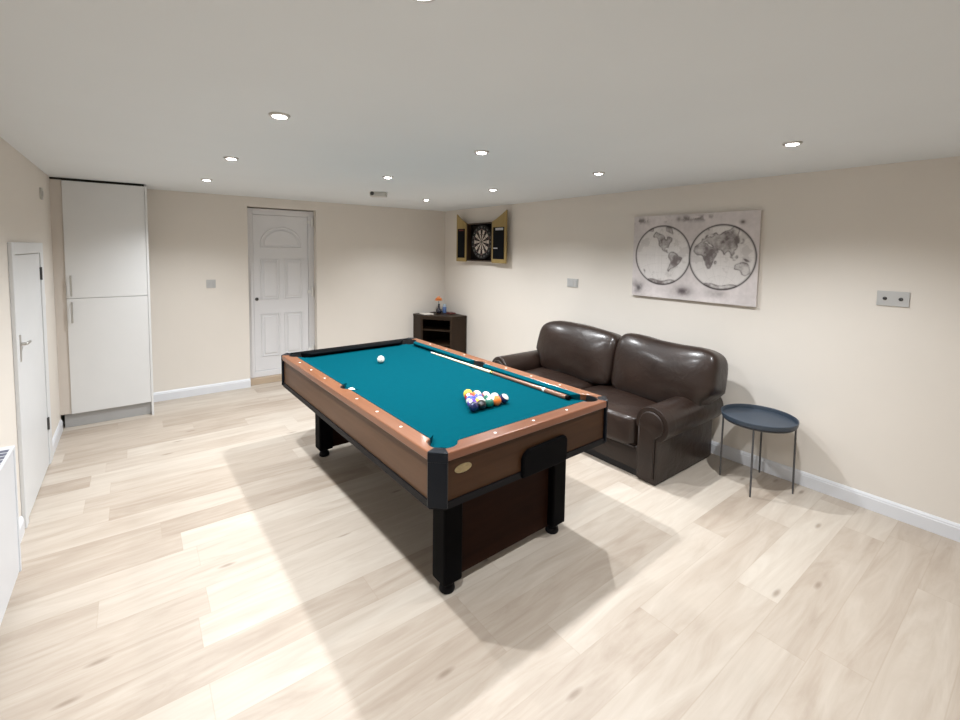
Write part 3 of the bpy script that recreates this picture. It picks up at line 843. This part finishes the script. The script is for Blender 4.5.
# board
mats_db = [M['dbblack'], M['dbcream'], M['dbred'], M['dbgreen']]
b = bmesh.new()
XB = -.062
rings_ = [.0, .0064, .016, .099, .107, .162, .170, .2255]
nseg = 80
def dv_(r, i):
    t = 2*PI*(i-.5*nseg/20)/nseg
    return (XB, ycen-r*math.sin(t), zcen+r*math.cos(t))
grid = []
for r_ in rings_[1:]:
    grid.append([b.verts.new(dv_(r_, i)) for i in range(nseg)])
c0 = b.verts.new((XB, ycen, zcen))
for i in range(nseg):
    j = (i+1) % nseg; sgm = (i*20//nseg) % 2
    f = b.faces.new((c0, grid[0][i], grid[0][j])); f.material_index = 2
    for ri in range(len(grid)-1):
        f = b.faces.new((grid[ri][i], grid[ri+1][i], grid[ri+1][j], grid[ri][j]))
        f.material_index = {0: 3, 1: 1 if sgm else 0, 2: 3 if sgm else 2, 3: 1 if sgm else 0, 4: 3 if sgm else 2, 5: 0}[ri]
rim = [b.verts.new((-.019, v.co.y, v.co.z)) for v in grid[-1]]
for i in range(nseg):
    j = (i+1) % nseg
    b.faces.new((grid[-1][i], rim[i], rim[j], grid[-1][j])).material_index = 0
bd = obj('dartboard', b, mats_db, dc, label='round black and cream dartboard')
b = None
for r_ in (.0064, .016, .099, .107, .162, .170):
    b = tube([(XB-.0005, ycen+r_*math.cos(2*PI*i/48), zcen+r_*math.sin(2*PI*i/48)) for i in range(48)], .0008, 5, b, closed=True)
obj('wire_spider', b, M['wire'], bd)
# numerals on the number ring
nums = [20, 1, 18, 4, 13, 6, 10, 15, 2, 17, 3, 19, 7, 16, 8, 11, 14, 9, 12, 5]
for i, nnum in enumerate(nums):
    cv = bpy.data.curves.new('n', 'FONT'); cv.body = str(nnum); cv.size = .036; cv.align_x = 'CENTER'; cv.align_y = 'CENTER'; cv.extrude = .0006
    ob = bpy.data.objects.new('n', cv)
    me = bpy.data.meshes.new_from_object(ob)
    t = 2*PI*i/20
    # text plane (x right, y up) -> faces -x : right is -y of the room
    Mx = Matrix.Translation((XB-.001, ycen-.198*math.sin(t), zcen+.198*math.cos(t))) @ Matrix(((0, 0, -1, 0), (-1, 0, 0, 0), (0, 1, 0, 0), (0, 0, 0, 1))) @ Matrix.Rotation(-t, 4, 'Z')
    me.transform(Mx); b = bmesh.new(); b.from_mesh(me)
    obj('numeral', b, M['wire'], bd)
    bpy.data.meshes.remove(me); bpy.data.objects.remove(ob); bpy.data.curves.remove(cv)

# ------------------------------------------------------------------ world map canvas
def world_map():
    y0, y1, z0, z1 = -3.325, -4.415, 1.262, 2.003
    nx, nz_ = 400, 272
    W_, H_ = abs(y1-y0), z1-z0
    u = np.linspace(0, W_, nx); w = np.linspace(0, H_, nz_)
    U, Z = np.meshgrid(u, w)
    rng = np.random.default_rng(3)
    def fbm(scale, seed):
        out = np.zeros_like(U); amp = 1.; tot = 0
        r = np.random.default_rng(seed)
        for o in range(5):
            g = r.random((64, 64)); s = scale*2**o
            a = (U*s) % 63; b2 = (Z*s) % 63
            i = a.astype(int); j = b2.astype(int); fa = a-i; fb = b2-j
            fa = fa*fa*(3-2*fa); fb = fb*fb*(3-2*fb)
            v = g[j, i]*(1-fa)*(1-fb)+g[j, (i+1) % 64]*fa*(1-fb)+g[(j+1) % 64, i]*(1-fa)*fb+g[(j+1) % 64, (i+1) % 64]*fa*fb
            out += v*amp; tot += amp; amp *= .55
        return out/tot
    n1, n2, n3 = fbm(4, 1), fbm(14, 2), fbm(40, 5)
    img = np.zeros(U.shape+(3,))
    base = np.array([.60, .555, .55])
    img[:] = base
    img *= (1+.35*(n1-.5)+.18*(n3-.5))[..., None]
    def blend(mask, col):
        m = np.clip(mask, 0, 1)[..., None]
        img[:] = img*(1-m)+np.array(col)*m
    # stains along the foot and in the corners
    st_ = np.exp(-((U-.06)**2/.006+(Z-.08)**2/.004))*.9*np.clip(n2*2-.4, 0, 1)
    blend(st_, (.07, .06, .065))
    blend(np.exp(-((U-.50)**2/.006+(Z-.075)**2/.0016))*.95*np.clip(n2*1.8-.2, 0, 1), (.085, .065, .07))
    blend(np.exp(-((U-.78)**2/.006+(Z-.08)**2/.0014))*.7*np.clip(n2*1.8-.2, 0, 1), (.10, .085, .085))
    blend(np.exp(-((Z-.70)**2/.0007))*np.clip((n2-.52)*5, 0, .75)*(U < .75), (.11, .09, .085))
    blend(np.exp(-((U-.965)**2/.0004+(Z-.655)**2/.00025))*.85, (.06, .045, .04))
    blend(np.exp(-((U-.44)**2/.0004+(Z-.70)**2/.0005))*.6, (.10, .075, .07))
    LANDS = [
     [(70,-165),(71,-130),(68,-105),(62,-93),(58,-94),(52,-82),(58,-78),(62,-75),(58,-64),(52,-56),(46,-62),(43,-70),(37,-76),(30,-81),(25,-80),(30,-85),(29,-95),(22,-98),(18,-95),(21,-87),(16,-88),(10,-84),(8,-78),(8,-82),(14,-92),(17,-101),(23,-107),(31,-114),(34,-119),(40,-124),(48,-124),(55,-131),(60,-146),(56,-158),(59,-163)],
     [(11,-72),(10,-62),(5,-52),(-1,-48),(-5,-36),(-12,-38),(-23,-43),(-33,-52),(-38,-57),(-42,-64),(-52,-69),(-55,-67),(-50,-75),(-40,-73),(-30,-71),(-18,-71),(-6,-81),(2,-79),(7,-77)],
     [(60,-44),(70,-52),(77,-68),(82,-50),(82,-25),(72,-22),(66,-36)],
     [(36,-6),(37,10),(32,20),(31,32),(22,37),(12,43),(11,51),(2,46),(-8,39),(-18,37),(-26,33),(-34,25),(-34,18),(-22,14),(-10,13),(2,9),(5,4),(5,-8),(12,-17),(21,-17),(29,-11)],
     [(-13,49),(-17,50),(-25,47),(-22,43),(-16,44)],
     [(36,-6),(43,-9),(44,-1),(48,-4),(52,4),(57,8),(58,12),(54,14),(60,20),(66,23),(60,5),(64,11),(71,26),(67,40),(68,55),(73,70),(76,100),(72,130),(70,160),(66,178),(60,165),(52,157),(60,155),(54,136),(44,132),(38,127),(40,121),(31,121),(23,114),(20,107),(11,108),(9,103),(2,103),(9,98),(17,96),(22,90),(16,81),(8,77),(20,72),(25,66),(26,57),(30,49),(24,52),(17,55),(13,45),(21,39),(29,34),(36,36),(37,28),(41,28),(38,23),(40,19),(45,13),(40,17),(38,15),(44,9),(42,3),(37,-1)],
     [(-11,131),(-12,142),(-18,146),(-28,153),(-37,149),(-38,141),(-32,133),(-32,124),(-34,116),(-22,114),(-17,122)],
     [(-35,173),(-41,176),(-46,168),(-42,172)],
     [(5,96),(-1,104),(-6,106),(0,99)], [(-7,106),(-8,114),(-9,114),(-8,106)], [(6,117),(1,118),(-4,115),(1,109)], [(-1,131),(-4,140),(-9,147),(-7,139)],
     [(34,130),(36,137),(41,141),(44,144),(38,141),(34,136)], [(51,0),(55,-2),(58,-5),(53,-4),(50,-5)], [(64,-22),(66,-16),(64,-15)],
     [(8,80),(7,82),(6,80)],
    ]
    def proj(lat, lon, lc):
        la = math.radians(lat); lo_ = math.radians(lon-lc); kk = 1/(1+math.cos(la)*math.cos(lo_)+1e-9)
        return kk*math.cos(la)*math.sin(lo_), kk*math.sin(la)
    def inside(px, py, poly):
        m = np.zeros(px.shape, bool); n = len(poly)
        for i in range(n):
            xa, ya = poly[i]; xb, yb = poly[i-1]
            if ya == yb: continue
            c = ((ya > py) != (yb > py)) & (px < (xb-xa)*(py-ya)/(yb-ya)+xa)
            m ^= c
        return m
    for (cu_, cz_, R_, lc) in ((.295, .383, .262, -108), (.812, .376, .262, 66)):
        X = (U-cu_)/R_; Y = (Z-cz_)/R_; rr = np.hypot(X, Y)
        dsk = np.clip((1-rr)*R_/.004, 0, 1)
        blend(dsk*.6, (.69, .67, .65))
        Xn = X+(n3-.5)*.045; Yn = Y+(n2-.5)*.045
        land = np.zeros(U.shape, bool)
        for poly in LANDS:
            pts = []
            vis = [math.cos(math.radians(a))*math.cos(math.radians(o-lc)) > -.25 for a, o in poly]
            if not any(vis): continue
            for (a, o), (a2, o2) in zip(poly, poly[1:]+poly[:1]):
                for s_ in range(4):
                    la = a+(a2-a)*s_/4; lo2 = o+(o2-o)*s_/4
                    cosd = math.cos(math.radians(la))*math.cos(math.radians(lo2-lc))
                    if cosd < -.5: continue
                    pts.append(proj(la, lo2, lc))
            if len(pts) > 2: land |= inside(Xn, Yn, pts)
        land |= (Y < -.86-.03*np.cos(X*9))
        land &= rr < 1
        L_f = land.astype(float)
        for _ in range(8):
            L_f = (L_f+np.roll(L_f, 1, 0)+np.roll(L_f, -1, 0)+np.roll(L_f, 1, 1)+np.roll(L_f, -1, 1))/5
        edge = np.clip(1-np.abs(L_f-.5)*2, 0, 1)
        blend(L_f*np.clip(.40+1.9*(n2-.42)+.5*(n3-.5), .12, .9), (.13, .105, .105))
        blend(edge*.9*np.clip(n3*1.6, .4, 1), (.07, .055, .055))
        # graticule
        for lat in range(-60, 90, 30):
            if lat == 0: g = np.abs(Y)
            else:
                la = math.radians(lat); yc_ = 1/math.sin(la); rad2 = abs(1/math.tan(la)); g = np.abs(np.hypot(X, Y-yc_)-rad2)
            blend(np.clip(1-g*R_/.0022, 0, 1)*(rr < 1)*.22, (.16, .14, .135))
        for dl in range(-60, 90, 30):
            if dl == 0: g = np.abs(X)
            else:
                t = math.radians(dl); g = np.abs(np.hypot(X+1/math.tan(t), Y)-1/abs(math.sin(t)))
            blend(np.clip(1-g*R_/.0022, 0, 1)*(rr < 1)*.2, (.16, .14, .135))
        blend(np.clip((n2-.56)*3, 0, .18)*(rr < 1), (.15, .12, .12))
        blend(np.clip(1-np.abs(rr-1)*R_/.0115, 0, 1), (.04, .034, .034))
        blend(np.clip(1-np.abs(rr-.955)*R_/.002, 0, 1)*.35, (.10, .08, .08))
    # aged vertical board streaks
    streak = fbm(30, 9)
    img *= (1+.10*(np.tile(streak[:1], (nz_, 1))-.5))[..., None]
    img = np.clip(img, 0, 1)
    verts = np.stack([np.full(U.size, -.030), (y0-U).ravel(), (z0+Z).ravel()], 1)
    idx = np.arange(U.size).reshape(U.shape)
    quads = np.stack([idx[:-1, :-1], idx[:-1, 1:], idx[1:, 1:], idx[1:, :-1]], -1).reshape(-1, 4)
    me = bpy.data.meshes.new('printed_face')
    me.from_pydata(verts.tolist(), [], quads.tolist())
    ca = me.color_attributes.new('print', 'FLOAT_COLOR', 'POINT')
    ca.data.foreach_set('color', np.concatenate([img.reshape(-1, 3), np.ones((U.size, 1))], 1).astype(np.float32).ravel())
    m = bpy.data.materials.new('printed_map_canvas'); t, N, L, b = nt(m)
    at = N.new('ShaderNodeVertexColor'); at.layer_name = 'print'
    L.new(at.outputs['Color'], b.inputs['Base Color']); setp(b, Roughness=.85); b.inputs['Specular IOR Level'].default_value = .2
    root = thing('world_map_canvas', 'grey canvas print of a two hemisphere world map above sofa', 'wall art', (0, (y0+y1)/2, z0))
    me.transform(ROOT[root].inverted()); me.materials.append(m)
    o = bpy.data.objects.new('printed_face', me); COL.objects.link(o); o.parent = root
    obj('stretcher_frame', box(-.0297, -.001, y1, y0, z0, z1, .002), M['canvasedge'], root)
world_map()

# ------------------------------------------------------------------ wall plates
def plate_right(yc, zc, w, h, label, cat, knobs):
    p = thing('wall_plate', label, cat, (0, yc, zc-h/2))
    obj('plate', box(-.009, 0, yc-w/2, yc+w/2, zc-h/2, zc+h/2, .002), M['plate'], p)
    if knobs:
        for s in (-1, 1):
            b = lathe([(0, 0), (.011, 0), (.011, .002), (.0065, .003), (.006, .012), (0, .013)], 18)
            b.transform(Matrix.Translation((-.009, yc+s*.038, zc)) @ Matrix.Rotation(-PI/2, 4, 'Y'))
            obj('knob', b, M['darkmetal'], p, smooth=True, angle=40, label='dark round knob')
    else:
        obj('faceplate_insert', box(-.0115, -.009, yc-.015, yc+w/2-.012, zc-.034, zc+.034, .001), M['plateinsert'], p)
        obj('rocker', box(-.014, -.009, yc-w/2+.012, yc-w/2+.03, zc-.03, zc+.03, .002), M['plateinsert'], p)
plate_right(-5.193, 1.398, .156, .094, 'brushed steel double wall plate with two round knobs right of map', 'wall plate', True)
plate_right(-2.565, 1.325, .15, .092, 'grey double wall plate between the dartboard and the world map', 'wall plate', False)
p = thing('wall_plate', 'small square grey wall plate left of the back door', 'wall plate', (-3.124, 0, 1.20))
obj('plate', box(-3.169, -3.079, -.009, 0, 1.20, 1.292, .002), M['plate'], p)
for s in (-1, 1):
    obj('rocker', box(-3.124+s*.021-.012, -3.124+s*.021+.012, -.014, -.009, 1.222, 1.27, .002), M['plateinsert'], p)
p = thing('isolator_switch', 'small grey switch plate high on the left wall above cupboard door', 'wall plate', (-RW, -.96, 2.012))
obj('plate', box(-RW, -RW+.012, -1.0, -.92, 2.012, 2.10, .002), M['greyplastic'], p)
obj('rocker', box(-RW+.012, -RW+.018, -.975, -.945, 2.035, 2.077, .002), M['greyplastic'], p)
p = thing('light_switch', 'white light switch on left wall between low door and tall cupboard', 'light switch', (-RW, -1.06, 1.19))
obj('plate', box(-RW, -RW+.009, -1.10, -1.02, 1.19, 1.28, .002), M['whiteplastic'], p)
obj('rocker', box(-RW+.009, -RW+.013, -1.075, -1.045, 1.213, 1.257, .002), M['whiteplastic'], p)

# ------------------------------------------------------------------ ceiling sensor
sx_, sy_ = -1.775, -1.46
p = thing('ceiling_sensor', 'small grey box shaped sensor on ceiling near the back door', 'sensor', (sx_, sy_, H-.05))
th = math.radians(-37)
def rotz(b): b.transform(Matrix.Translation((sx_, sy_, 0)) @ Matrix.Rotation(th, 4, 'Z')); return b
obj('housing', rotz(box(-.082, .082, -.05, .05, H-.048, H, .01, seg=3)), M['greyplastic'], p)
b = lathe([(0, -.006), (.016, -.004), (.02, 0), (0, .001)], 16)
b.transform(Matrix.Translation((-.055, -.05, H-.018)) @ Matrix.Rotation(-PI/2, 4, 'X'))
obj('sensor_eye', rotz(b), M['darkmetal'], p, label='dark sensor eye')

# ------------------------------------------------------------------ downlights
LX = {'l': -3.28, 'm': -2.155, 'r': -1.06}
LYS = (-1.22, -2.46, -3.70, -4.94)
where = {('l', 0): 'recessed ceiling downlight nearest the tall cupboard', ('l', 1): 'recessed ceiling downlight second from the tall cupboard', ('l', 2): 'recessed ceiling downlight left of the table, largest in the left row', ('l', 3): 'recessed ceiling downlight nearest the camera, at the top edge',
         ('m', 1): 'recessed ceiling downlight above the far end of the pool table', ('m', 2): 'recessed ceiling downlight above the racked balls',
         ('r', 0): 'recessed ceiling downlight nearest the dartboard cabinet', ('r', 1): 'recessed ceiling downlight between dartboard cabinet and sofa', ('r', 2): 'recessed ceiling downlight in front of the world map', ('r', 3): 'recessed ceiling downlight nearest the right wall double plate'}
POWER = 118.
for (c_, i_), lab in where.items():
    x, y = LX[c_], LYS[i_]
    f = thing('downlight', lab, 'ceiling light', (x, y, H-.012), 0, 'recessed downlights')
    b = lathe([(.029, H-.003), (.031, H-.009), (.042, H-.007), (.045, H-.002), (.045, H), (.029, H)], 28, (x, y, 0))
    bmesh.ops.remove_doubles(b, verts=b.verts, dist=1e-5)
    obj('bezel', b, M['chrome'], f, smooth=True, angle=40, label='steel bezel')
    obj('lens', lathe([(0, H-.0145), (.015, H-.0135), (.0285, H-.009), (.0285, H-.0005), (0, H-.0005)], 24, (x, y, 0)), M['lamp'], f, label='lit lamp lens')
    ld = bpy.data.lights.new('downlight_lamp', 'SPOT'); ld.energy = POWER; ld.color = (.955, .98, 1.)
    ld.spot_size = math.radians(140); ld.spot_blend = 1.; ld.shadow_soft_size = .018
    lo_ = bpy.data.objects.new('downlight_lamp', ld); COL.objects.link(lo_); lo_.location = (x, y, H-.034)
    lo_.parent = f; lo_.matrix_parent_inverse = ROOT[f].inverted()

# ------------------------------------------------------------------ world, camera, colour
w = bpy.data.worlds.new('world'); S.world = w; w.use_nodes = True
w.node_tree.nodes['Background'].inputs[0].default_value = (0, 0, 0, 1)

def cam():
    yaw, pitch, roll = .654636, -.065657, .014449
    yaw = math.radians(37.508); pitch = math.radians(-3.762); roll = math.radians(.828)
    cy_, sy_ = math.cos(yaw), math.sin(yaw)
    fwd = Vector((sy_*math.cos(pitch), cy_*math.cos(pitch), math.sin(pitch)))
    right = Vector((cy_, -sy_, 0)); up = right.cross(fwd)
    r2 = right*math.cos(roll)+up*math.sin(roll); u2 = -right*math.sin(roll)+up*math.cos(roll)
    cd = bpy.data.cameras.new('camera'); cd.sensor_width = 36; cd.lens = 452.146*36/960
    cd.shift_y = -(360-279.8)/960; cd.clip_start = .02
    co = bpy.data.objects.new('camera', cd); COL.objects.link(co)
    mw = Matrix(((r2.x, u2.x, -fwd.x, -3.811), (r2.y, u2.y, -fwd.y, -5.861), (r2.z, u2.z, -fwd.z, 1.668), (0, 0, 0, 1)))
    co.matrix_world = mw
    S.camera = co
cam()
S.view_settings.view_transform = 'Standard'; S.view_settings.look = 'None'
S.view_settings.gamma = 1; S.view_settings.exposure = 0.; S.view_settings.use_curve_mapping = False
S.cycles.max_bounces = 10; S.cycles.diffuse_bounces = 6
